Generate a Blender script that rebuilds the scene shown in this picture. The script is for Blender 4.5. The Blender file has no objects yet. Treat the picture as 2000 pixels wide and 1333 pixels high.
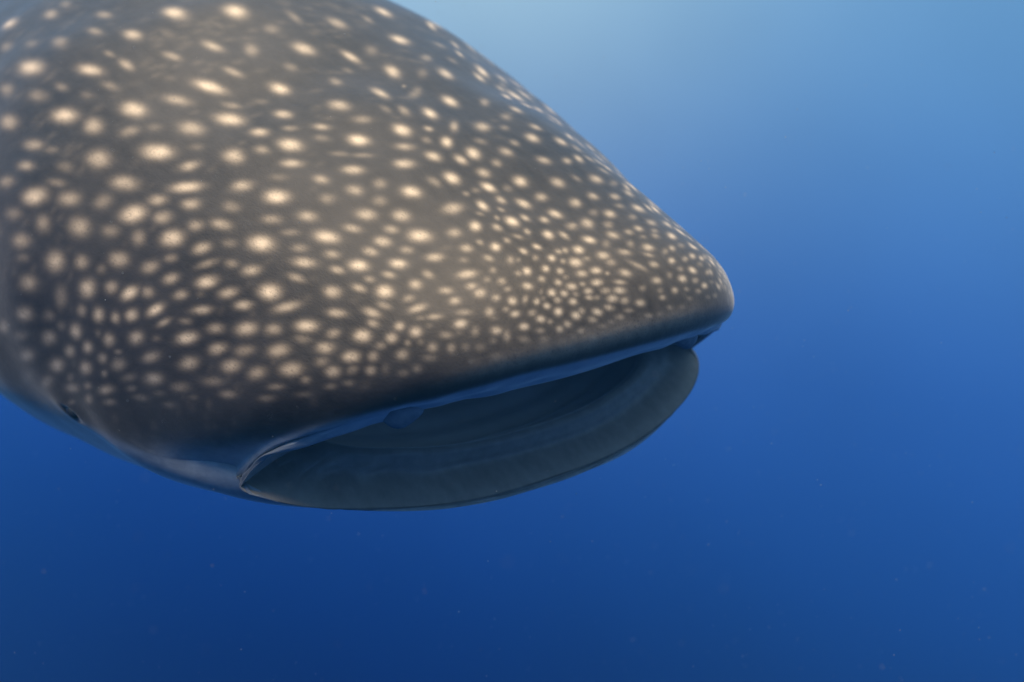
import bpy, math, random
import numpy as np

# ------------------------------------------------------------------ camera
scene = bpy.context.scene
cam_data = bpy.data.cameras.new('camera')
cam_data.sensor_width = 36.0
cam_data.lens = 36.0 * 1866.6 / 2000.0
cam_data.clip_start, cam_data.clip_end = 0.02, 500.0
cam_data.dof.use_dof = True
cam_data.dof.focus_distance = 1.70
cam_data.dof.aperture_fstop = 1.7
camera = bpy.data.objects.new('camera', cam_data)
camera.rotation_euler = (math.radians(90), 0, 0)          # level, looking along +Y
scene.collection.objects.link(camera)
scene.camera = camera

# ------------------------------------------------------------------ open water light field (world) and sun
SUN_TO = np.array((-0.18, -0.26, 1.0))                     # direction towards the sun
world = bpy.data.worlds.new('World')
scene.world = world
world.use_nodes = True
wn, wl = world.node_tree.nodes, world.node_tree.links
wn.clear()
w_out = wn.new('ShaderNodeOutputWorld')
w_bg = wn.new('ShaderNodeBackground')
w_bg.inputs['Strength'].default_value = 1.0
tc = wn.new('ShaderNodeTexCoord')
sep = wn.new('ShaderNodeVectorMath'); sep.operation = 'DOT_PRODUCT'    # the water is a little brighter to one side
sep.inputs[1].default_value = (0.15, 0.0, 0.99)
wl.new(tc.outputs['Generated'], sep.inputs[0])
mr = wn.new('ShaderNodeMapRange')
mr.inputs['From Min'].default_value, mr.inputs['From Max'].default_value = -1.0, 1.0
wl.new(sep.outputs['Value'], mr.inputs['Value'])
ramp = wn.new('ShaderNodeValToRGB')
ramp.color_ramp.interpolation = 'B_SPLINE'
STOPS = [(-1.0, (0.0004, 0.006, 0.045)), (-0.60, (0.0004, 0.007, 0.065)), (-0.36, (0.0004, 0.010, 0.098)),
         (-0.18, (0.003, 0.043, 0.250)), (0.0, (0.018, 0.092, 0.400)), (0.14, (0.048, 0.160, 0.480)),
         (0.30, (0.106, 0.270, 0.560)), (0.50, (0.20, 0.42, 0.66)), (0.75, (0.36, 0.59, 0.78)), (1.0, (0.52, 0.73, 0.86))]
els = ramp.color_ramp.elements
while len(els) < len(STOPS):
    els.new(0.5)
for e, (z, c) in zip(els, STOPS):
    e.position = (z + 1) / 2
    e.color = (*c, 1)
wl.new(mr.outputs['Result'], ramp.inputs['Fac'])
# sunlit upper water glowing towards the surface behind the animal
dot = wn.new('ShaderNodeVectorMath'); dot.operation = 'DOT_PRODUCT'
g = np.array((-0.06, 1.0, 0.50)); g /= np.linalg.norm(g)
dot.inputs[1].default_value = tuple(g)
wl.new(tc.outputs['Generated'], dot.inputs[0])
mx = wn.new('ShaderNodeMath'); mx.operation = 'MAXIMUM'; mx.inputs[1].default_value = 0.0
wl.new(dot.outputs['Value'], mx.inputs[0])
pw = wn.new('ShaderNodeMath'); pw.operation = 'POWER'; pw.inputs[1].default_value = 24.0
wl.new(mx.outputs[0], pw.inputs[0])
glow = wn.new('ShaderNodeMix'); glow.data_type = 'RGBA'; glow.blend_type = 'ADD'
glow.inputs[7].default_value = (0.30, 0.33, 0.20, 1)
wl.new(pw.outputs[0], glow.inputs[0])
wl.new(ramp.outputs['Color'], glow.inputs[6])
# slow unevenness of the water
ns = wn.new('ShaderNodeTexNoise'); ns.inputs['Scale'].default_value = 2.6; ns.inputs['Detail'].default_value = 3.0
wl.new(tc.outputs['Generated'], ns.inputs['Vector'])
nr = wn.new('ShaderNodeMapRange')
nr.inputs['From Min'].default_value, nr.inputs['From Max'].default_value = 0.3, 0.7
nr.inputs['To Min'].default_value, nr.inputs['To Max'].default_value = 0.92, 1.08
wl.new(ns.outputs['Fac'], nr.inputs['Value'])
mul = wn.new('ShaderNodeVectorMath'); mul.operation = 'SCALE'
wl.new(glow.outputs[2], mul.inputs[0]); wl.new(nr.outputs['Result'], mul.inputs['Scale'])
wl.new(mul.outputs['Vector'], w_bg.inputs['Color'])
wl.new(w_bg.outputs[0], w_out.inputs['Surface'])

sun_data = bpy.data.lights.new('sun', 'SUN')
sun_data.energy = 5.0
sun_data.angle = math.radians(55.0)                        # spread by the rippled surface above
sun_data.color = (1.0, 0.82, 0.61)
sun = bpy.data.objects.new('sun', sun_data)
from mathutils import Vector, Matrix
sun.rotation_euler = Vector(SUN_TO).to_track_quat('Z', 'Y').to_euler()
scene.collection.objects.link(sun)

scene.view_settings.view_transform = 'Standard'
scene.view_settings.look = 'None'
scene.view_settings.exposure = 0.0
scene.view_settings.gamma = 1.0
scene.cycles.use_denoising = True
scene.cycles.volume_bounces = 1
scene.cycles.max_bounces = 6

# ------------------------------------------------------------------ helpers
def link(o, parent=None):
    scene.collection.objects.link(o)
    if parent is not None:
        o.parent = parent
    return o

def mesh_obj(name, verts, faces, mat, parent=None, smooth=True):
    me = bpy.data.meshes.new(name)
    me.from_pydata([tuple(v) for v in verts], [], faces)
    if smooth:
        me.polygons.foreach_set('use_smooth', [True] * len(me.polygons))
    me.materials.append(mat)
    me.update()
    return link(bpy.data.objects.new(name, me), parent)

def new_mat(name):
    m = bpy.data.materials.new(name)
    m.use_nodes = True
    m.node_tree.nodes.clear()
    N, L = m.node_tree.nodes, m.node_tree.links
    out = N.new('ShaderNodeOutputMaterial')
    b = N.new('ShaderNodeBsdfPrincipled')
    L.new(b.outputs[0], out.inputs['Surface'])
    return m, N, L, b

def mixc(N, L, fac, a, b):
    n = N.new('ShaderNodeMix'); n.data_type = 'RGBA'
    if hasattr(fac, 'links'): L.new(fac, n.inputs[0])
    else: n.inputs[0].default_value = fac
    for s, i in ((a, 6), (b, 7)):
        if hasattr(s, 'links'): L.new(s, n.inputs[i])
        else: n.inputs[i].default_value = (*s, 1)
    return n.outputs[2]

def math_n(N, L, op, a, b=None, c=None):
    n = N.new('ShaderNodeMath'); n.operation = op
    for i, s in enumerate((a, b, c)):
        if s is None: continue
        if hasattr(s, 'links'): L.new(s, n.inputs[i])
        else: n.inputs[i].default_value = s
    return n.outputs[0]

def attr(N, name):
    n = N.new('ShaderNodeAttribute'); n.attribute_name = name
    return n.outputs['Fac']

def noise(N, L, vec, scale, detail=4.0, rough=0.55):
    n = N.new('ShaderNodeTexNoise')
    n.inputs['Scale'].default_value = scale
    n.inputs['Detail'].default_value = detail
    n.inputs['Roughness'].default_value = rough
    L.new(vec, n.inputs['Vector'])
    return n.outputs['Fac']

def remap(N, L, v, a, b, c=0.0, d=1.0):
    n = N.new('ShaderNodeMapRange')
    n.inputs['From Min'].default_value, n.inputs['From Max'].default_value = a, b
    n.inputs['To Min'].default_value, n.inputs['To Max'].default_value = c, d
    L.new(v, n.inputs['Value'])
    return n.outputs['Result']

# ------------------------------------------------------------------ materials
def make_hide():
    m, N, L, b = new_mat('whale_shark_hide')
    tcn = N.new('ShaderNodeTexCoord'); obj = tcn.outputs['Object']
    mp = N.new('ShaderNodeMapping'); mp.inputs['Scale'].default_value = (0.35, 1.0, 1.0)
    L.new(obj, mp.inputs['Vector'])
    st = mp.outputs['Vector']
    spot, pale, mouth = attr(N, 'spot'), attr(N, 'pale'), attr(N, 'mouth')
    big = noise(N, L, obj, 5.0, 4)
    mid = noise(N, L, st, 42.0, 5, 0.6)
    fine = noise(N, L, st, 260.0, 3, 0.6)
    base = mixc(N, L, remap(N, L, big, 0.35, 0.65), (0.018, 0.0148, 0.0130), (0.040, 0.0335, 0.0290))
    base = mixc(N, L, remap(N, L, mid, 0.30, 0.75, 0.0, 0.35), base, (0.088, 0.074, 0.063))
    # spots: ragged edge and darker flecks where the hide shows through
    rag = math_n(N, L, 'MULTIPLY', spot, remap(N, L, mid, 0.25, 0.75, 0.72, 1.22))
    fleck = remap(N, L, fine, 0.32, 0.46, 0.66, 1.0)
    k = math_n(N, L, 'MINIMUM', math_n(N, L, 'MULTIPLY', rag, fleck), 1.0)
    col = mixc(N, L, k, base, (0.90, 0.68, 0.45))
    pale_c = mixc(N, L, remap(N, L, mid, 0.35, 0.7), (0.25, 0.28, 0.315), (0.37, 0.40, 0.43))
    col = mixc(N, L, pale, col, pale_c)
    col = mixc(N, L, attr(N, 'lip'), col, mixc(N, L, mid, (0.36, 0.40, 0.45), (0.56, 0.60, 0.64)))
    gullet = attr(N, 'gullet')
    lip_c = mixc(N, L, remap(N, L, mid, 0.35, 0.7), (0.22, 0.185, 0.16), (0.28, 0.24, 0.205))
    gul_c = mixc(N, L, remap(N, L, big, 0.35, 0.65), (0.62, 0.54, 0.48), (0.76, 0.68, 0.61))
    mouth_c = mixc(N, L, gullet, lip_c, gul_c)
    col = mixc(N, L, mouth, col, mouth_c)
    L.new(col, b.inputs['Base Color'])
    b.inputs['Roughness'].default_value = 0.52
    b.inputs['Specular IOR Level'].default_value = 0.3
    b.inputs['Sheen Weight'].default_value = 0.7
    b.inputs['Sheen Roughness'].default_value = 0.28
    bp = N.new('ShaderNodeBump'); bp.inputs['Strength'].default_value = 0.25; bp.inputs['Distance'].default_value = 0.004
    L.new(math_n(N, L, 'MULTIPLY_ADD', fine, 0.4, mid), bp.inputs['Height'])
    L.new(bp.outputs['Normal'], b.inputs['Normal'])
    return m

def make_plain(name, c1, c2, scale, rough, spec=0.35):
    m, N, L, b = new_mat(name)
    tcn = N.new('ShaderNodeTexCoord')
    f = noise(N, L, tcn.outputs['Object'], scale, 5)
    L.new(mixc(N, L, remap(N, L, f, 0.3, 0.7), c1, c2), b.inputs['Base Color'])
    b.inputs['Roughness'].default_value = rough
    b.inputs['Specular IOR Level'].default_value = spec
    bp = N.new('ShaderNodeBump'); bp.inputs['Strength'].default_value = 0.2; bp.inputs['Distance'].default_value = 0.003
    L.new(f, bp.inputs['Height']); L.new(bp.outputs['Normal'], b.inputs['Normal'])
    return m

HIDE = make_hide()
PALE = make_plain('pale_lip_skin', (0.15, 0.17, 0.20), (0.25, 0.27, 0.30), 60.0, 0.55)
FIN = make_plain('fin_hide', (0.045, 0.042, 0.042), (0.16, 0.13, 0.11), 14.0, 0.55)
EYE = make_plain('eye_dark', (0.014, 0.015, 0.017), (0.030, 0.030, 0.032), 80.0, 0.35, 0.4)

# ------------------------------------------------------------------ whale shark body: rings lofted from the lips to the tail
# shark frame: X forward, Y to its left, Z up, metres
P = dict(Wm=.5671, xk=-.2702, zk=-.1347, pl=1.0462, xL=-.1153, op=.116, ql=1.1681, b1x=.1366, b1z=.0988, b1w=-.0149,
         j1x=.0127, j1z=.0071, x2=-.1832, t2=.3304, w2=.6598, d2=-.2857, x2k=-.4601,
         x3=-.7201, t3=.5634, w3=.7962, d3=-.4462, x4=-1.2446, t4=.7878, w4=.9001, d4=-.505,
         x5=-2.83, t5=1.0775, w5=.9108, d5=-.709, x6=-4.1921, t6=.9681, w6=.925, d6=-.7507,
         x7=-5.5, t7=.62, w7=.56, d7=-.46, x8=-6.7, t8=.34, w8=.21, d8=-.16, x9=-7.4, t9=.26, w9=.07, d9=.04)
TK = np.array([0, .05, .11, .19, .37, .75, 1.3, 2.6, 4.2, 5.5, 6.7, 7.4])
YAW, PITCH, ROLL = -.9632, .2078, .2079
POS = (.1148, 1.7852, -.056)
TH_NOSTRIL = 1.0676

def sgnpow(v, p):
    return np.sign(v) * np.abs(v) ** p

def rim_curve(th):
    c, s = np.cos(th), np.sin(th); up = s >= 0; S = np.abs(s)
    y = -P['Wm'] * sgnpow(c, .75)
    x = np.where(up, P['xk'] * (1 - S ** P['pl']), P['xk'] + (P['xL'] - P['xk']) * S ** P['pl'])
    z = np.where(up, P['zk'] * (1 - S) ** 1.3, P['zk'] - P['op'] * S ** P['ql'])
    return np.stack((x, y, z), -1)

def droop(p, th, t):
    """the soft corner of the open mouth sags"""
    f = np.arcsin(np.sin(th))
    q = p.copy(); q[..., 2] -= .024 * np.where(np.cos(th) > 0, 1.0, .15) * np.exp(-((f + .02) / .26) ** 2) * np.exp(-(t / .11) ** 2)
    a = np.mod(th, 2 * math.pi); k = np.exp(-(t / .3) ** 2)
    q[..., 2] += k * (.010 * np.exp(-((a - 5.35) / .35) ** 2) - .014 * np.exp(-((a - 4.62) / .45) ** 2))
    return q

def outer_rings(th):
    c, s = np.cos(th), np.sin(th); up = s >= 0; S = np.abs(s)
    S2 = (np.sqrt(s * s + .04) - .2) / (np.sqrt(1.04) - .2)
    r0 = rim_curve(th); x, y, z = r0.T
    up3, S3 = up[:, None], S[:, None]
    r1 = np.stack((x + np.where(up, P['b1x'] * S - .06 * (1 - S), P['j1x'] * S - .06 * (1 - S)),
                   y - P['b1w'] * sgnpow(c, .75),
                   z + np.where(up, P['b1z'] * S, -P['j1z'] * S)), -1)
    xx = np.where(up, P['x2k'] + (P['x2'] - P['x2k']) * S2, P['x2k'] + (P['x2'] - .1 - P['x2k']) * S2)
    r2 = np.stack((xx, -P['w2'] * sgnpow(c, .85), P['zk'] * (1 - S) + np.where(up, P['t2'], P['d2']) * S), -1)
    ra = np.where(up3, r0 + (r1 - r0) * np.array((.72, .5, .46)), r0 + (r1 - r0) * .5)
    rb = r1 + (r2 - r1) * .28 + np.where(up3, S3 * np.array((.050, 0, .010)), 0)
    R = [r0, ra, r1, rb, r2]
    for i in '3456789':
        R.append(np.stack((P['x' + i] + (.1 * (S2 - 1) if i == '3' else 0 * S), -P['w' + i] * c,
                           np.where(up, P['t' + i], P['d' + i]) * S), -1))
    return np.array(R)

def hermite(R, K, t):
    h = np.diff(K); d = np.diff(R, axis=0) / h[:, None, None]
    m = np.empty_like(R); m[-1] = d[-1]
    for i in range(1, len(R) - 1):
        m[i] = (d[i - 1] * h[i] + d[i] * h[i - 1]) / (h[i] + h[i - 1])
    m[0] = 1.5 * d[0] - .5 * m[1]
    i = np.clip(np.searchsorted(K, t, 'right') - 1, 0, len(R) - 2)
    u = ((t - K[i]) / h[i])[:, None, None]; hh = h[i][:, None, None]
    return ((2*u**3 - 3*u**2 + 1) * R[i] + (u**3 - 2*u**2 + u) * hh * m[i]
            + (-2*u**3 + 3*u**2) * R[i + 1] + (u**3 - u**2) * hh * m[i + 1])

def lin(a, b, n):
    return np.linspace(a, b, n, endpoint=False)

TH = np.concatenate((lin(-.45, 2.6, 860), lin(2.6, -.45 + 2 * math.pi, 200)))
TS = np.concatenate((lin(0, .06, 60), lin(.06, 1.0, 390), lin(1.0, 2.2, 200), lin(2.2, 7.4, 70), [7.4]))
skin = droop(hermite(outer_rings(TH), TK, TS), TH[None, :], TS[:, None])
nT, nH = len(TS), len(TH)
fold = np.arcsin(np.sin(TH))                                # angle above the side line, same on both flanks

# mouth: from the lip edge back into the gullet
rim = droop(rim_curve(TH), TH, 0.0)
c0 = np.array((-.15, .015, -.015))
# (scale across, scale in height, set back)
IN = [(1.0, 1.0, 0.0), (.985, .975, .004), (.93, .90, .016), (.82, .76, .034), (.745, .66, .052), (.732, .642, .056), (.738, .652, .072),
      (.80, .77, .10), (.82, .86, .20), (.68, .76, .36), (.35, .40, .50), (.05, .05, .54)]
IR = np.array([c0 + (rim - c0) * np.array((a, a, b)) + np.array((-d, 0, 0)) for a, b, d in IN])
IK = np.array([0, .01, .04, .10, .145, .154, .172, .21, .32, .50, .75, .95])
IT = np.concatenate((lin(0, .3, 100)[1:], lin(.3, .95, 40), [.95]))
inner = hermite(IR, IK, IT)
gullet = np.repeat(np.clip((IT - .15) / .03, 0, 1)[:, None], nH, 1)
# soft folds along the inside of the jaw
fold_w = np.exp(-((IT - .075) / .04) ** 2)[:, None] * np.clip(-np.sin(TH) + .2, 0, 1)[None, :]
inner[..., 0] -= .030 * fold_w * (1 + .25 * np.sin(9 * TH + 5 * np.sin(2.3 * TH)))[None, :]
inner[..., 0] -= .0015 * np.sin(IT * 120)[:, None] * np.exp(-((IT - .11) / .05) ** 2)[:, None]
rug = np.exp(-((IT - .35) / .15) ** 2)[:, None] * .006 * np.sin(IT * 70)[:, None]
inner[..., 2] += rug

# normals of the outer skin (param grid) for fine relief
def normals(g):
    dt = np.gradient(g, axis=0); dh = np.roll(g, -1, 1) - np.roll(g, 1, 1)
    n = np.cross(dh, dt); n /= np.linalg.norm(n, axis=-1, keepdims=True) + 1e-12
    return n
nrm = normals(skin)
if nrm[200, 400, 2] < 0:
    nrm = -nrm
Tg, Fg = TS[:, None], fold[None, :]
disp = np.zeros((nT, nH))
# fold of skin above the lip, from the corner of the mouth to the nostril
upm = (np.sin(TH)[None, :] > -.3)
lipline = np.interp(Fg, [-.25, .0, .3, .47, .64, .8, .93, 1.05], [.004, .02, .040, .050, .046, .038, .032, .020])
band = upm * np.clip((Fg + .25) / .15, 0, 1) * np.clip((1.05 - Fg) / .1, 0, 1)
disp -= .013 * band * np.exp(-((Tg - lipline) / .0055) ** 2)
disp += .004 * band * np.exp(-((Tg - lipline * .5) / .010) ** 2)
# eye socket ridge
EYE_T, EYE_F = .676, -.19
rr = ((Tg - EYE_T) / .075) ** 2 + ((Fg - EYE_F) / .085) ** 2
disp += .010 * np.exp(-rr) - .012 * np.exp(-rr * 9)
# cheek overhanging the corner of the mouth, and the crease there
disp += .014 * upm * np.exp(-((Fg - .45) / .30) ** 2) * np.exp(-((Tg - .20) / .12) ** 2)
disp -= .010 * np.exp(-((Tg - .035) / .012) ** 2) * np.exp(-((Fg + .12) / .22) ** 2)
# gill slits on both flanks
for k in range(5):
    tk = 1.75 + .13 * k
    disp -= .03 * np.exp(-((Tg - tk - .10 * (Fg - .05) ** 2) / .012) ** 2) * np.clip((.55 - np.abs(Fg - .08)) / .12, 0, 1)
# gentle unevenness of the hide
rng = np.random.default_rng(4)
for k in range(26):
    fr = rng.uniform(3, 14); a = rng.uniform(0, 6.28, 3); d = rng.normal(size=3); d /= np.linalg.norm(d)
    disp += .0022 / math.sqrt(fr) * np.sin((skin @ d) * fr * 2.2 + a[0])
# rolled edge of the upper lip
disp += .007 * np.clip((Fg - .2) / .4, 0, 1) * np.exp(-((Tg - .012) / .010) ** 2)
lw = np.exp(-((Tg - .03) / .03) ** 2)
for k in range(7):
    disp += .0005 * lw * np.sin(Fg * rng.uniform(12, 45) + rng.uniform(0, 6) + Tg * rng.uniform(-90, 90))
disp *= np.clip(Tg / .004, 0, 1)
skin = skin + nrm * disp[..., None]

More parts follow.
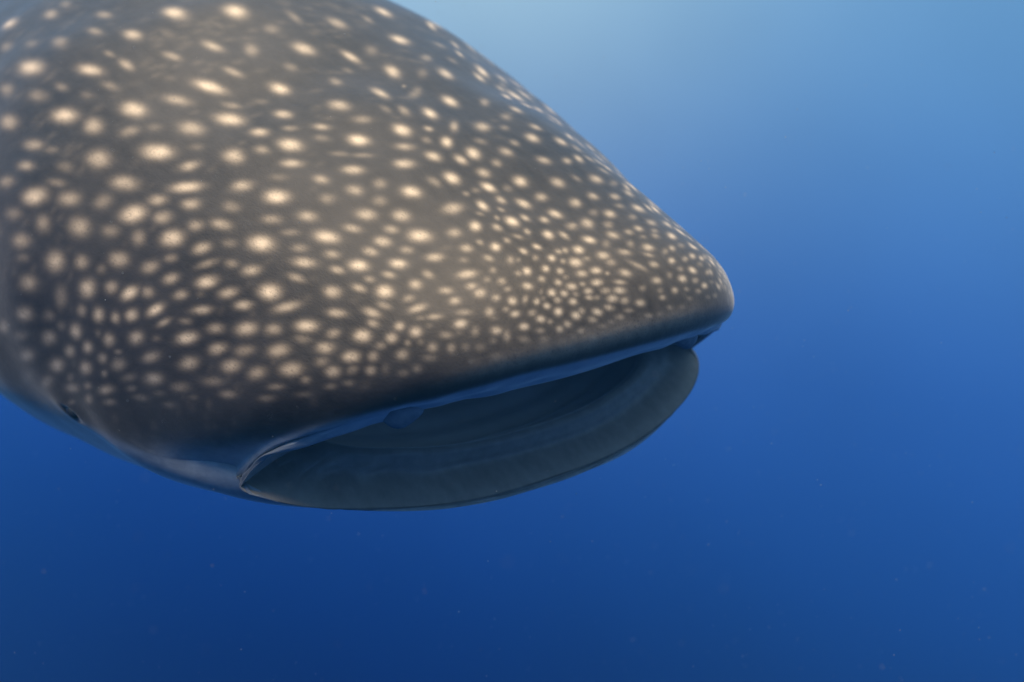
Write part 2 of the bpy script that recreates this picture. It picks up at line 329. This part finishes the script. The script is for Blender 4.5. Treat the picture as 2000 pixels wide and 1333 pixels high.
# ---- pigment: light spots of the hide, t*1000, angle*1000, half length, half width (0.1 mm), direction, strength
SPOTS = """
1835,891,815,255,179,100 1650,986,638,199,177,60 1420,1080,513,160,175,50 1220,1217,579,237,178,95 1685,825,694,217,179,35 1410,931,664,208,180,45
1340,1017,492,154,176,45 1205,1080,465,187,174,75 1129,1151,502,157,176,20 1425,821,829,259,173,95 1174,919,581,181,169,90 1177,990,314,98,175,40
1084,997,391,134,179,60 1009,1107,373,133,166,55 1205,829,417,130,175,35 1270,770,573,199,172,40 1445,726,651,203,0,45 1039,919,423,139,171,35
1077,856,364,137,172,25 1084,770,558,224,168,95 895,911,448,214,172,100 841,1021,450,171,160,60 1310,660,621,208,175,70 943,797,425,218,179,65
832,856,287,196,154,45 797,915,285,148,159,25 737,990,431,217,168,65 1645,1041,566,177,179,30 1555,876,601,188,176,30 930,1052,252,145,157,15
1122,1355,454,283,5,100 1048,1496,487,153,2,35 993,1610,436,231,179,60 985,1217,409,175,170,65 993,1402,313,205,9,35 918,1300,390,196,14,45
870,1433,398,233,174,80 811,1543,388,147,175,85 850,1202,384,133,166,50 805,1351,283,170,176,30 716,1425,313,156,10,40 834,1119,511,181,161,100
745,1272,347,183,173,100 748,1127,299,137,155,40 727,1202,230,133,153,25 709,1092,461,227,163,90 662,1221,291,167,165,75 629,1367,316,216,169,70
634,1127,263,156,161,60 614,1202,204,131,144,40 590,1276,219,134,147,60 755,1492,220,128,176,30 1074,1280,322,115,169,15 1131,1830,426,248,11,95
907,1775,367,263,22,95 734,1618,392,183,17,85 728,1795,391,192,24,85 646,1504,387,161,1,70 637,1598,379,151,44,35 608,1677,359,189,19,85
578,1512,307,134,11,45 566,1571,324,160,17,95 807,1795,372,170,39,40 722,1708,399,140,32,30 1141,2011,489,153,17,90 906,1995,299,117,11,80
764,1960,348,156,17,80 671,1967,315,129,25,90 934,1932,255,208,19,35 671,1598,132,56,34,40 520,1590,343,107,33,50 515,1669,303,184,37,65
605,1795,361,135,35,35 862,2148,328,123,24,40 767,2066,367,125,32,30 1033,1732,322,149,0,40 832,1630,362,189,24,30 655,1622,274,133,38,25
828,1909,251,163,12,30 575,1386,255,182,130,40 589,1469,249,124,178,30 1101,648,522,163,170,60 1003,668,349,130,166,30 831,734,453,235,173,70
728,868,449,220,157,100 649,907,275,164,145,65 1060,585,466,146,170,50 900,652,363,170,169,30 1104,514,448,173,171,45 882,601,381,119,164,35
721,734,457,190,160,70 610,860,425,158,146,90 928,526,476,216,162,100 811,585,394,204,162,60 727,648,315,200,159,40 629,770,306,152,157,60
571,833,290,151,157,60 647,687,379,216,153,100 592,746,287,168,159,60 987,444,456,173,170,35 840,471,341,208,180,50 731,538,409,232,169,60
659,601,304,161,161,40 529,801,234,143,160,50 544,723,327,187,154,100 892,385,399,188,169,60 598,648,265,176,176,45 634,1123,280,168,163,55
572,1166,324,192,164,100 608,1021,352,197,172,75 589,1092,253,139,163,45 530,1131,275,141,142,65 562,1253,210,139,155,30 515,1261,238,121,141,30
542,978,271,168,145,65 517,1076,247,129,146,25 485,1033,308,180,152,100 476,1162,217,131,163,55 437,1139,202,153,168,40 517,915,261,146,163,40
424,1060,245,142,155,60 454,974,270,132,148,45 500,860,310,130,157,60 416,990,236,94,144,35 380,1060,280,146,154,100 680,962,261,132,153,25
530,1335,266,198,162,100 527,1457,268,179,179,100 518,1524,154,111,15,55 481,1535,242,130,26,90 493,1492,173,113,11,35 473,1610,183,164,11,30
487,1425,223,166,128,55 494,1308,264,111,128,30 454,1473,215,156,176,85 446,1567,249,150,20,95 436,1528,212,129,3,75 443,1645,214,159,21,55
452,1386,227,187,128,75 472,1257,249,163,142,75 419,1594,164,107,26,35 404,1551,194,152,14,65 403,1469,237,152,8,100 428,1288,188,147,6,40
433,1217,212,148,163,55 404,1418,225,123,177,40 374,1532,193,129,174,100 396,1343,223,183,158,85 398,1253,182,146,171,40 348,1532,161,103,7,65
369,1469,109,83,17,35 371,1496,126,106,36,30 351,1406,231,185,82,65 342,1480,197,103,7,95 386,1194,224,156,152,70 365,1272,203,160,162,65
374,1135,216,109,149,60 351,1225,171,116,154,55 315,1414,183,116,26,85 305,1461,139,93,6,60 320,1484,105,62,13,45 326,1272,241,176,152,95
338,1178,195,132,160,70 315,1355,164,143,168,50 291,1390,109,75,0,35 284,1453,102,75,14,50 330,1453,105,76,170,35 332,1512,112,78,178,40
581,1881,279,165,26,60 646,2077,417,156,34,85 547,1795,286,147,39,35 605,1795,350,116,38,35 515,1857,206,164,23,55 479,1787,254,174,36,75
476,1897,240,167,37,80 464,1704,185,122,26,40 509,1736,204,121,43,30 418,1736,201,177,58,60 418,1822,208,117,49,55 428,1889,221,126,34,70
590,2089,284,100,32,60 523,2026,234,102,36,60 502,2046,288,157,26,60 464,1952,233,151,30,40 378,1602,211,158,33,85 368,1704,219,163,41,65
374,1865,247,159,51,70 375,1783,166,126,4,30 422,2026,224,148,28,70 403,1960,155,151,105,45 434,1956,184,136,8,45 421,1594,182,121,32,40
342,1614,191,137,46,60 326,1689,212,139,45,65 335,1775,199,132,50,55 335,1869,226,120,57,55 350,1975,231,139,51,60 387,2066,248,119,55,60
336,1567,190,136,179,90 312,1602,173,143,9,85 302,1763,201,128,53,75 314,1928,246,153,57,75 351,2132,407,156,48,60 291,1657,209,144,46,65
305,1571,139,100,26,65 311,1543,143,94,8,60 309,1508,192,138,16,95 285,1916,241,117,59,50 317,1842,183,110,68,35 308,1712,196,115,54,30
296,1846,205,94,58,35 285,1716,169,110,62,35 368,1567,159,116,31,30 369,1940,272,104,53,35 290,1614,122,100,68,40 288,1606,176,131,54,40
284,1712,164,103,58,35 281,1555,163,117,30,85 276,1575,147,88,4,65 264,1614,146,132,94,90 266,1693,167,141,64,65 269,1759,149,102,65,50
273,1814,169,105,61,60 287,2022,247,113,55,60 258,1952,220,110,55,85 258,1854,176,96,59,40 269,1881,167,87,59,40 260,1795,145,83,73,30
252,1575,149,110,49,85 255,1543,93,79,66,55 254,1559,104,73,43,60 254,1645,183,93,49,30 248,1720,182,85,51,35 240,1771,178,115,70,75
234,1877,175,78,56,55 231,1826,187,68,54,40 219,1956,180,79,58,70 240,1948,222,86,60,30 239,2022,145,91,50,40 237,1673,158,110,97,60
237,1610,153,114,80,70 227,1744,142,83,102,45 246,1520,106,80,40,80 240,1535,90,62,48,50 234,1559,136,125,63,95 236,1575,98,77,70,40
212,1818,146,76,60,70 212,1893,152,68,61,55 224,1614,134,101,77,45 212,1677,204,89,138,50 210,1736,138,91,81,60 234,1488,97,79,46,85
228,1516,92,77,66,65 218,1575,120,89,95,85 218,1555,132,92,90,70 210,1590,67,50,76,50 206,1630,144,102,101,70 192,1889,141,90,81,90
195,1830,126,70,75,35 185,1708,139,82,87,70 179,1814,145,88,79,80 188,1767,131,75,67,35 219,1520,84,68,66,35 222,1461,91,77,58,60 213,1492,89,78,55,70
204,1520,114,87,98,90 200,1567,123,85,93,90 204,1543,78,64,87,50 194,1602,145,63,106,60 182,1594,149,80,99,70 176,1649,96,70,77,40
162,1751,111,71,79,60 168,1700,105,69,78,30 173,1873,147,73,73,50 161,1912,141,67,73,75 183,1983,173,59,66,50 200,1963,181,76,67,30
218,2066,212,90,61,35 201,1465,97,82,74,90 197,1492,95,81,86,75 192,1547,101,73,92,75 192,1520,85,65,101,45 186,1571,123,74,100,65 179,1559,84,56,91,40
182,1543,98,59,103,65 171,1575,123,83,100,80 164,1594,109,79,90,55 156,1626,123,75,97,70 155,1696,101,63,88,50 152,1861,116,63,81,45
138,1960,141,58,81,35 156,2026,161,50,69,45 159,1806,99,56,89,35 138,1909,114,51,88,30 188,1469,86,69,89,70 182,1504,97,76,91,80 185,1437,82,70,97,80
161,1567,117,63,113,60 158,1547,118,76,105,80 165,1516,89,74,85,50 149,1594,130,54,104,40 135,1708,91,56,96,35 131,1755,99,56,98,30
171,1457,99,82,74,95 159,1496,103,83,104,85 141,1575,106,66,106,45 168,1406,98,76,105,80 150,1469,92,76,107,55 147,1528,107,76,107,40
132,1634,106,55,105,30 129,1669,87,55,102,30 186,2128,193,60,79,50 164,2132,169,53,81,40 164,1975,122,51,79,30 144,1802,99,53,95,30
153,2058,160,50,70,25 740,397,359,230,168,75 674,459,262,165,164,55 623,491,188,121,163,30 604,554,316,173,160,65 539,609,266,150,149,60
517,679,223,106,151,40 491,632,231,127,147,65 802,275,382,205,162,55 631,404,274,204,158,80 583,467,215,140,159,60 542,499,252,144,139,100
509,546,217,126,161,50 455,617,217,113,146,55 688,310,292,264,68,40 855,338,327,132,164,25 801,161,392,174,159,70 623,326,202,142,158,50
580,361,210,160,159,75 541,401,175,125,163,60 512,452,218,131,149,80 475,522,252,120,134,95 713,212,270,148,152,35 934,67,369,167,163,65
671,212,224,125,149,30 625,240,248,175,148,75 448,511,229,85,133,50 415,565,215,76,152,30 825,67,422,132,160,35 707,130,312,169,147,65
566,310,147,121,147,25 535,318,225,149,149,65 481,401,263,150,144,65 395,522,304,126,145,85 442,452,173,86,152,25 584,228,227,143,145,65
637,149,252,145,143,60 810,-4,417,165,156,65 508,310,159,69,145,35 539,243,203,121,144,55 434,385,295,116,144,60 427,903,324,178,159,100
461,836,232,118,154,30 488,766,231,140,143,70 384,978,213,111,148,40 350,1037,191,110,155,55 360,958,282,116,151,75 460,746,291,104,133,45
431,797,200,100,158,45 398,825,240,130,143,65 326,1013,175,93,160,60 345,907,237,86,163,50 434,707,272,138,143,90 350,821,270,164,160,100
395,726,244,123,145,65 303,954,206,127,162,75 427,664,155,77,155,20 406,628,293,97,148,65 360,730,248,107,149,65 317,821,307,117,137,65
273,915,217,95,152,65 278,817,256,122,150,85 327,679,289,142,152,75 366,609,258,112,154,55 299,734,220,121,155,50 413,565,189,85,153,25
248,860,157,103,146,50 263,774,243,98,154,30 335,562,269,123,148,65 299,613,275,118,153,45 266,691,258,137,148,65 234,805,205,114,150,65
203,848,177,103,136,65 318,1072,225,133,155,95 330,1127,182,111,163,60 315,1213,155,114,154,50 300,1162,188,126,158,85 290,1261,180,132,139,65
288,1347,144,119,168,60 273,1316,107,93,143,30 267,1378,117,89,170,55 279,1414,136,106,26,85 291,1390,94,69,19,35 296,1064,144,83,159,40
290,1119,160,86,157,55 272,1206,156,93,171,55 255,1296,182,113,111,80 264,1158,146,115,170,70 291,1021,186,86,165,60 272,1072,190,141,166,95
243,1213,138,95,134,65 237,1280,112,93,105,60 248,1363,91,77,45,40 240,1331,86,77,45,35 233,1363,99,85,50,60 224,1288,115,106,70,75
249,1111,120,99,130,45 225,1213,118,96,116,65 212,1319,89,82,71,55 255,1041,182,84,162,45 233,1111,168,95,112,75 251,997,223,91,161,65
207,1217,150,70,120,50 197,1280,98,92,41,70 212,1135,151,68,123,60 218,1100,119,58,130,30 237,974,149,80,160,50 192,1190,133,91,105,80
218,1033,108,91,157,65 201,1060,121,107,149,80 228,923,183,124,154,90 206,990,126,104,154,65 182,1135,133,79,127,45 174,1217,108,83,40,45
168,1272,110,81,109,70 189,1021,77,68,143,40 183,1056,84,69,132,30 170,1080,100,94,140,50 159,1127,102,91,33,45 149,1206,108,93,109,30
200,946,124,86,139,35 203,848,188,111,141,65 189,903,117,100,145,50 174,986,128,101,134,55 155,1296,123,77,27,45 153,1253,84,60,109,25
204,1107,84,56,129,25 156,1166,99,85,116,25 186,1284,102,65,110,25 179,1170,83,53,119,20 290,1520,112,76,20,60 285,1488,126,84,147,45
264,1469,105,81,178,75 266,1508,99,86,170,80 257,1422,127,86,37,45 255,1441,76,59,49,30 251,1484,99,67,39,40 237,1441,111,85,37,85 236,1414,82,74,82,50
218,1414,106,88,107,75 221,1363,80,67,94,45 204,1355,99,87,62,85 201,1390,97,58,42,60 194,1414,80,64,50,75 194,1327,78,65,97,45 183,1343,101,69,92,75
179,1390,92,68,83,50 207,1441,77,46,37,35 197,1437,69,56,64,30 162,1351,99,74,100,85 159,1425,72,60,79,45 146,1445,86,72,88,55 150,1390,109,60,102,35
134,1496,84,71,89,50 143,1339,131,78,114,35 135,1394,111,70,101,25 123,1445,104,58,102,20 123,1477,123,77,108,20 114,1524,169,53,106,20
116,1547,136,54,103,20 119,1594,198,93,110,30 120,1571,189,80,103,25 147,1532,102,65,111,45 137,1563,92,57,114,30 134,1547,144,53,99,30
131,1634,106,55,106,35 117,1508,563,176,92,16 122,1579,562,176,95,13 682,43,362,169,144,65 581,149,279,154,141,70 497,271,292,149,142,50
360,456,307,140,150,60 527,196,140,90,139,40 467,255,293,99,142,35 742,-90,408,152,145,50 635,4,350,120,147,55 637,43,197,104,139,35
575,86,212,94,143,40 517,141,304,111,142,65 410,318,353,135,150,65 347,357,325,114,156,40 455,224,212,80,148,35 574,31,222,114,139,50
506,102,264,83,147,40 650,-98,212,66,145,30 427,216,293,92,154,35 386,283,245,78,153,25 351,267,283,88,157,20 856,-134,525,164,151,25
294,538,289,135,155,65 255,581,266,134,146,45 228,672,265,139,147,65 299,452,350,109,157,35 191,766,165,109,139,60 216,762,164,102,148,35
260,444,290,91,156,40 212,589,221,69,144,30 204,534,252,79,145,30 198,679,137,85,142,35 168,726,137,67,138,25 159,785,130,67,134,22
174,636,210,69,141,22 180,817,130,92,138,25 311,353,212,66,158,20 354,267,252,79,157,22 167,868,116,91,136,50 182,825,130,83,137,30
144,954,118,74,123,30 143,1001,100,82,121,30 155,1052,149,75,122,25 159,911,116,95,33,20 161,781,150,67,135,22 168,719,138,67,138,22
126,1245,153,83,104,20 128,1178,149,82,106,15
"""
spot = np.zeros((nT, nH))
def stamp(t, h, a, b, an, amp):
    i = int(np.clip(np.searchsorted(TS, t), 1, nT - 2))
    hh = (h + .45) % (2 * math.pi) - .45
    j = int(np.argmin(np.abs(TH - hh)))
    p = skin[i, j]
    e1 = skin[i + 1, j] - skin[i - 1, j]; e1 /= np.linalg.norm(e1)
    n = nrm[i, j]
    wh = skin[i, (j + 1) % nH] - skin[i, j - 1]
    e2 = wh - e1 * (wh @ e1); e2 /= np.linalg.norm(e2)
    r = max(a, b) * 2.4
    st = np.linalg.norm(skin[i + 1, j] - skin[i - 1, j]) / (TS[i + 1] - TS[i - 1])
    lo, hi = np.searchsorted(TS, (t - 1.5 * r / st, t + 1.5 * r / st))
    dh = np.linalg.norm(skin[lo:hi, j].mean(0) * 0 + wh) / (((TH[(j + 1) % nH] - TH[j - 1]) % (2 * math.pi)) + 1e-9)
    cols = np.where(np.abs((TH - hh + math.pi) % (2 * math.pi) - math.pi) < 1.6 * r / dh)[0]
    d = skin[lo:hi][:, cols] - p
    u, v = d @ e1, d @ e2
    c, s = math.cos(math.radians(an)), math.sin(math.radians(an))
    q = np.sqrt(((u * c + v * s) / a) ** 2 + ((-u * s + v * c) / b) ** 2)
    val = amp * (.68 * np.exp(-(q / .68) ** 2.2) + .32 * np.exp(-(q / .98) ** 2.4))
    cur = spot[lo:hi][:, cols]
    spot[np.ix_(np.arange(lo, hi), cols)] = np.maximum(cur, val) + .35 * np.minimum(cur, val)
seen = [tuple(float(v) for v in w.split(',')) for w in SPOTS.split()]
for t, h, a, b, an, amp in seen:
    stamp(t / 1000, h / 1000, a / 1e4, b / 1e4, an, (amp / 100) ** 1.4)
# faint blurred spots filling the gaps of the pattern
for k in range(900):
    t = rng.uniform(.14, 1.9); h = rng.uniform(.05, 2.3)
    i_ = int(np.searchsorted(TS, t)); j_ = int(np.argmin(np.abs(TH - h)))
    r_ = rng.uniform(.013, .019) * (.55 + .55 * min(t, 1.2))
    dt_ = np.searchsorted(TS, (t - r_, t + r_)); w_ = int(r_ / .0036 / .8)
    if dt_[1] <= dt_[0] or spot[dt_[0]:dt_[1], max(0, j_ - w_):j_ + w_].max() > .10: continue
    stamp(t, h, r_ * 1.25, r_, rng.uniform(90, 140), rng.uniform(.025, .060))
# the far flank repeats the near one, the trunk carries loose rows of larger spots
for t, h, a, b, an, amp in seen:
    if h < 1150 and t > 120:
        stamp(t / 1000 * rng.uniform(.97, 1.03), math.pi - h / 1000, a / 1e4, b / 1e4, -an, amp / 100)
for k in range(25):
    for f in np.arange(-.3, math.pi + .31, .20):
        t = 2.1 + .19 * k + rng.uniform(-.05, .05); h = f + rng.uniform(-.06, .06)
        if (t < 2.5 and math.sin(h) > .3): continue
        stamp(t, h, rng.uniform(.022, .034), rng.uniform(.02, .028), rng.uniform(0, 180), rng.uniform(.5, .95))

# spots run together into a tan bar above the front lip
band_h = np.clip((TH - 1.0) / .3, 0, 1) * np.clip((2.1 - TH) / .35, 0, 1)
spot = spot + .28 * np.exp(-((Tg - .110) / .022) ** 2) * band_h[None, :] * (1 - np.clip(spot, 0, 1))
spot = spot + .055 * np.exp(-((Tg - .22) / .10) ** 2) * band_h[None, :] * (1 - np.clip(spot, 0, 1))
# ---- pigment: pale underside and lip edge, plus painted shade at the mouth corners
bt = np.array([0, .070, .092, .132, .200, .345, .449, .572, .695, .80, .94, 1.1, 2.5, 9.6])
bf = np.array([.70, .60, .440, .267, .118, .047, -.035, -.16, -.275, -.33, -.33, -.34, -.5, -.6])
edge = np.interp(TS, bt, bf)[:, None]
soft = np.interp(TS, [0, .02, .1, .3, .6, 1.0], [.15, .12, .10, .08, .04, .05])[:, None]
pale = 1 / (1 + np.exp(np.clip((Fg - edge) / soft * 2.2, -40, 40)))
lip_t = np.interp(Fg, [.25, .44, .62, .78, .9, 1.1, 1.3, 1.57], [.13, .095, .080, .064, .060, .060, .067, .069])
lip_s = np.interp(Fg, [.25, .6, 1.0, 1.57], [.030, .018, .008, .005])
lip_p = 1 / (1 + np.exp(np.clip((Tg - lip_t) / lip_s * 2.2, -40, 40)))
wq = np.clip((Fg - .25) / .25, 0, 1)
pale = pale * (1 - wq) + lip_p * wq
lip = lip_p * np.clip((Fg - .55) / .3, 0, 1)
spot *= 1 - pale * .9
pale *= 1 - .75 * np.clip((-.15 - Fg) / .35, 0, 1) * np.exp(-(Tg / .05) ** 2)
pale *= 1 - .55 * np.exp(-((Fg - .1) / .35) ** 2) * np.exp(-(Tg / .06) ** 2)  # shade under the cheek painted in by dulling the pale skin

# ---- one continuous mesh
verts = np.concatenate((skin.reshape(-1, 3), inner.reshape(-1, 3), [skin[-1].mean(0)], [inner[-1].mean(0)]))
nI = len(IT)
def quads(base_a, base_b, flip):
    j = np.arange(nH); k = (j + 1) % nH
    f = np.stack((base_a + j, base_a + k, base_b + k, base_b + j), -1)
    return f[:, ::-1] if flip else f
F = []
for i in range(nT - 1):
    F.append(quads(i * nH, (i + 1) * nH, False))
o = nT * nH
F.append(quads(0, o, True))
for i in range(nI - 1):
    F.append(quads(o + i * nH, o + (i + 1) * nH, True))
F = np.concatenate(F)
tail_c, gul_c = len(verts) - 2, len(verts) - 1
j = np.arange(nH); k = (j + 1) % nH
tris = np.concatenate((np.stack(((nT - 1) * nH + j, (nT - 1) * nH + k, np.full(nH, tail_c)), -1),
                       np.stack((o + (nI - 1) * nH + k, o + (nI - 1) * nH + j, np.full(nH, gul_c)), -1)))
me = bpy.data.meshes.new('body')
nq, nt = len(F), len(tris)
me.vertices.add(len(verts)); me.vertices.foreach_set('co', verts.astype(np.float32).ravel())
me.loops.add(nq * 4 + nt * 3)
me.loops.foreach_set('vertex_index', np.concatenate((F.ravel(), tris.ravel())).astype(np.int32))
me.polygons.add(nq + nt)
me.polygons.foreach_set('loop_start', np.concatenate((np.arange(nq) * 4, nq * 4 + np.arange(nt) * 3)).astype(np.int32))
me.polygons.foreach_set('use_smooth', np.ones(nq + nt, dtype=bool))
me.update(calc_edges=True)
me.validate()
pad = np.zeros(nI * nH + 2)
for nm, outer, innerv in (('spot', spot, 0.0), ('pale', pale, 0.0), ('lip', lip, 0.0), ('mouth', np.zeros((nT, nH)), 1.0), ('gullet', np.zeros((nT, nH)), None)):
    a = me.attributes.new(nm, 'FLOAT', 'POINT')
    iv = np.append(gullet.ravel(), (0.0, 1.0)) if innerv is None else np.full(nI * nH + 2, innerv)
    a.data.foreach_set('value', np.concatenate((outer.ravel(), iv)).astype(np.float32))
me.materials.append(HIDE)

shark = bpy.data.objects.new('whale_shark', None)
shark.location = POS
cr, sr, cp, sp_, cy, sy = math.cos(ROLL), math.sin(ROLL), math.cos(PITCH), math.sin(PITCH), math.cos(YAW), math.sin(YAW)
ROT = (np.array([[cy, -sy, 0], [sy, cy, 0], [0, 0, 1]]) @ np.array([[cp, 0, sp_], [0, 1, 0], [-sp_, 0, cp]])
       @ np.array([[1, 0, 0], [0, cr, -sr], [0, sr, cr]]))
shark.rotation_mode = 'XYZ'
shark.rotation_euler = Matrix(ROT.tolist()).to_euler('XYZ')
shark['label'] = 'huge brown-grey whale shark with cream spots swimming with its wide mouth open'
shark['category'] = 'whale shark'
link(shark)
body = link(bpy.data.objects.new('body', me), shark)

# ---- eyes
def surf(t, h):
    i = int(np.clip(np.searchsorted(TS, t), 1, nT - 2))
    hh = (h + .45) % (2 * math.pi) - .45
    jj = int(np.argmin(np.abs(TH - hh)))
    e1 = skin[i + 1, jj] - skin[i - 1, jj]; e1 /= np.linalg.norm(e1)
    e2 = skin[i, (jj + 1) % nH] - skin[i, jj - 1]; e2 /= np.linalg.norm(e2)
    n = np.cross(e2, e1); n /= np.linalg.norm(n)
    if n @ nrm[i, jj] < 0: n = -n
    return skin[i, jj], e1, e2, n

def ball(name, p, ax, r, mat, parent, nu=32, nv=20, shape=None):
    vs, fs = [], []
    for a in range(nv + 1):
        ph = math.pi * a / nv
        for b in range(nu):
            la = 2 * math.pi * b / nu
            q = np.array((math.sin(ph) * math.cos(la), math.sin(ph) * math.sin(la), math.cos(ph)))
            if shape: q = shape(q)
            vs.append(p + ax[0] * q[0] * r[0] + ax[1] * q[1] * r[1] + ax[2] * q[2] * r[2])
    for a in range(nv):
        for b in range(nu):
            fs.append((a * nu + b, a * nu + (b + 1) % nu, (a + 1) * nu + (b + 1) % nu, (a + 1) * nu + b))
    return mesh_obj(name, vs, fs, mat, parent)

for h in (EYE_F, math.pi - EYE_F):
    p, e1, e2, n = surf(EYE_T, h)
    eye = ball('eye', p + n * .004, (e1, e2, n), (.016, .013, .010), EYE, shark)
    eye['label'] = 'small dark eye on the side of the head behind the mouth'

# ---- nasal flaps on the upper lip
def flap_shape(q):
    x, y, z = q
    w = 1.0 - .45 * max(0, -y)                     # narrows downward to a blunt point
    return np.array((x * w + .25 * max(0, -y), y, z))
for h, sgn in ((TH_NOSTRIL - .03, 1), (math.pi - TH_NOSTRIL - .10, -1)):
    hs = np.array((h - .04, h + .04)); r2 = rim_curve(hs)
    along = r2[1] - r2[0]; along /= np.linalg.norm(along)
    p = rim_curve(np.array((h,)))[0]
    upv = np.array((.35, 0, 1.0)); upv -= along * (upv @ along); upv /= np.linalg.norm(upv)
    nn = np.cross(along, upv); nn = nn if nn[0] > 0 else -nn
    flap = ball('nasal_flap', p + nn * .018 + upv * .014, (-along * sgn, upv, nn), (.036, .024, .018), PALE, shark, shape=flap_shape)
    flap['label'] = 'pale lobe of skin over the nostril on the upper lip'

# ---- fins (behind the head, outside the photograph)
def fin(name, root, out, chord, length, c_root, c_tip, sweep, thick, label):
    root, out, chord = (np.array(v, float) for v in (root, out, chord))
    out /= np.linalg.norm(out); chord -= out * (chord @ out); chord /= np.linalg.norm(chord)
    nn = np.cross(out, chord)
    vs, fs = [], []; NU, NV = 24, 18
    for a in range(NV + 1):
        s = a / NV
        c = (c_root + (c_tip - c_root) * s) * (1 - .9 * max(0, (s - .9) / .1) ** 2) + .01
        for b in range(NU):
            g_ = 2 * math.pi * b / NU
            u = math.cos(g_) * .5; wv = math.sin(g_) * thick * c * (.6 - .7 * u) * (1 - .5 * s)
            vs.append(root + out * length * s + chord * (u * c - sweep * s ** 1.4) + nn * wv)
    for a in range(NV):
        for b in range(NU):
            fs.append((a * NU + b, a * NU + (b + 1) % NU, (a + 1) * NU + (b + 1) % NU, (a + 1) * NU + b))
    fs.append(tuple(range(NU))[::-1]); fs.append(tuple(NV * NU + b for b in range(NU)))
    o_ = mesh_obj(name, vs, fs, FIN, shark); o_['label'] = label
    return o_
for s in (-1, 1):
    fin('pectoral_fin', (-2.75, s * .82, -.45), (-.25, s * 1.0, -.35), (1, 0, 0), 1.5, .85, .25, .75, .16, 'broad pectoral fin behind the gills')
fin('dorsal_fin', (-4.5, 0, .80), (-.2, 0, 1), (1, 0, 0), .85, 1.0, .30, .55, .14, 'tall dorsal fin on the back')
fin('second_dorsal_fin', (-5.9, 0, .46), (-.2, 0, 1), (1, 0, 0), .32, .45, .12, .22, .14, 'small second dorsal fin near the tail')
fin('tail_fin_lobe', (-7.2, 0, .15), (-.75, 0, 1), (1, 0, .4), 1.3, .75, .2, .35, .12, 'tall upper lobe of the tail fin')
fin('tail_fin_lobe', (-7.2, 0, .05), (-.45, 0, -1), (1, 0, -.4), .7, .6, .18, .2, .12, 'short lower lobe of the tail fin')

# ------------------------------------------------------------------ plankton drifting in the water
random.seed(11)
m, N, L, b = new_mat('plankton')
oi = N.new('ShaderNodeTexCoord')
L.new(mixc(N, L, remap(N, L, noise(N, L, oi.outputs['Object'], 3.0), .3, .7), (0.30, 0.34, 0.36), (0.55, 0.56, 0.52)), b.inputs['Base Color'])
b.inputs['Roughness'].default_value = 0.7
vs, fs = [], []
for kk in range(2600):
    y = random.uniform(.7, 5.0)
    c = np.array((random.uniform(-.75, .75) * y, y, random.uniform(-.5, .5) * y))
    r = random.choice((.0004, .0004, .0005, .0006, .0009)) * (.6 + .35 * y)
    b0 = len(vs)
    for d in ((1, 0, 0), (-1, 0, 0), (0, 1, 0), (0, -1, 0), (0, 0, 1), (0, 0, -1)):
        vs.append(c + np.array(d) * r * random.uniform(.6, 1.5))
    fs += [(b0 + i_, b0 + j_, b0 + k_) for i_ in (0, 1) for j_ in (2, 3) for k_ in (4, 5)]
pl = mesh_obj('plankton', vs, fs, m)
pl['kind'] = 'stuff'
pl['label'] = 'pale plankton specks drifting in the blue water'
pl['category'] = 'plankton'

# ------------------------------------------------------------------ haze of the sea water
def box(name, lo, hi):
    (x0, y0, z0), (x1, y1, z1) = lo, hi
    v = [(x, y, z) for x in (x0, x1) for y in (y0, y1) for z in (z0, z1)]
    f = [(0, 1, 3, 2), (4, 6, 7, 5), (0, 4, 5, 1), (2, 3, 7, 6), (0, 2, 6, 4), (1, 5, 7, 3)]
    hm = bpy.data.materials.new('sea_haze'); hm.use_nodes = True
    n = hm.node_tree.nodes; n.clear()
    out = n.new('ShaderNodeOutputMaterial'); pv = n.new('ShaderNodeVolumePrincipled')
    pv.inputs['Color'].default_value = (0.12, 0.46, 0.80, 1)
    pv.inputs['Density'].default_value = 0.020
    pv.inputs['Anisotropy'].default_value = 0.2
    hm.node_tree.links.new(pv.outputs[0], out.inputs['Volume'])
    return mesh_obj(name, v, f, hm, smooth=False)
haze = box('haze', (-8.5, -3, -4.5), (6.5, 9.6, 4.6))
haze['kind'] = 'stuff'
haze['label'] = 'blue haze of sea water around the animal'
haze['category'] = 'haze'
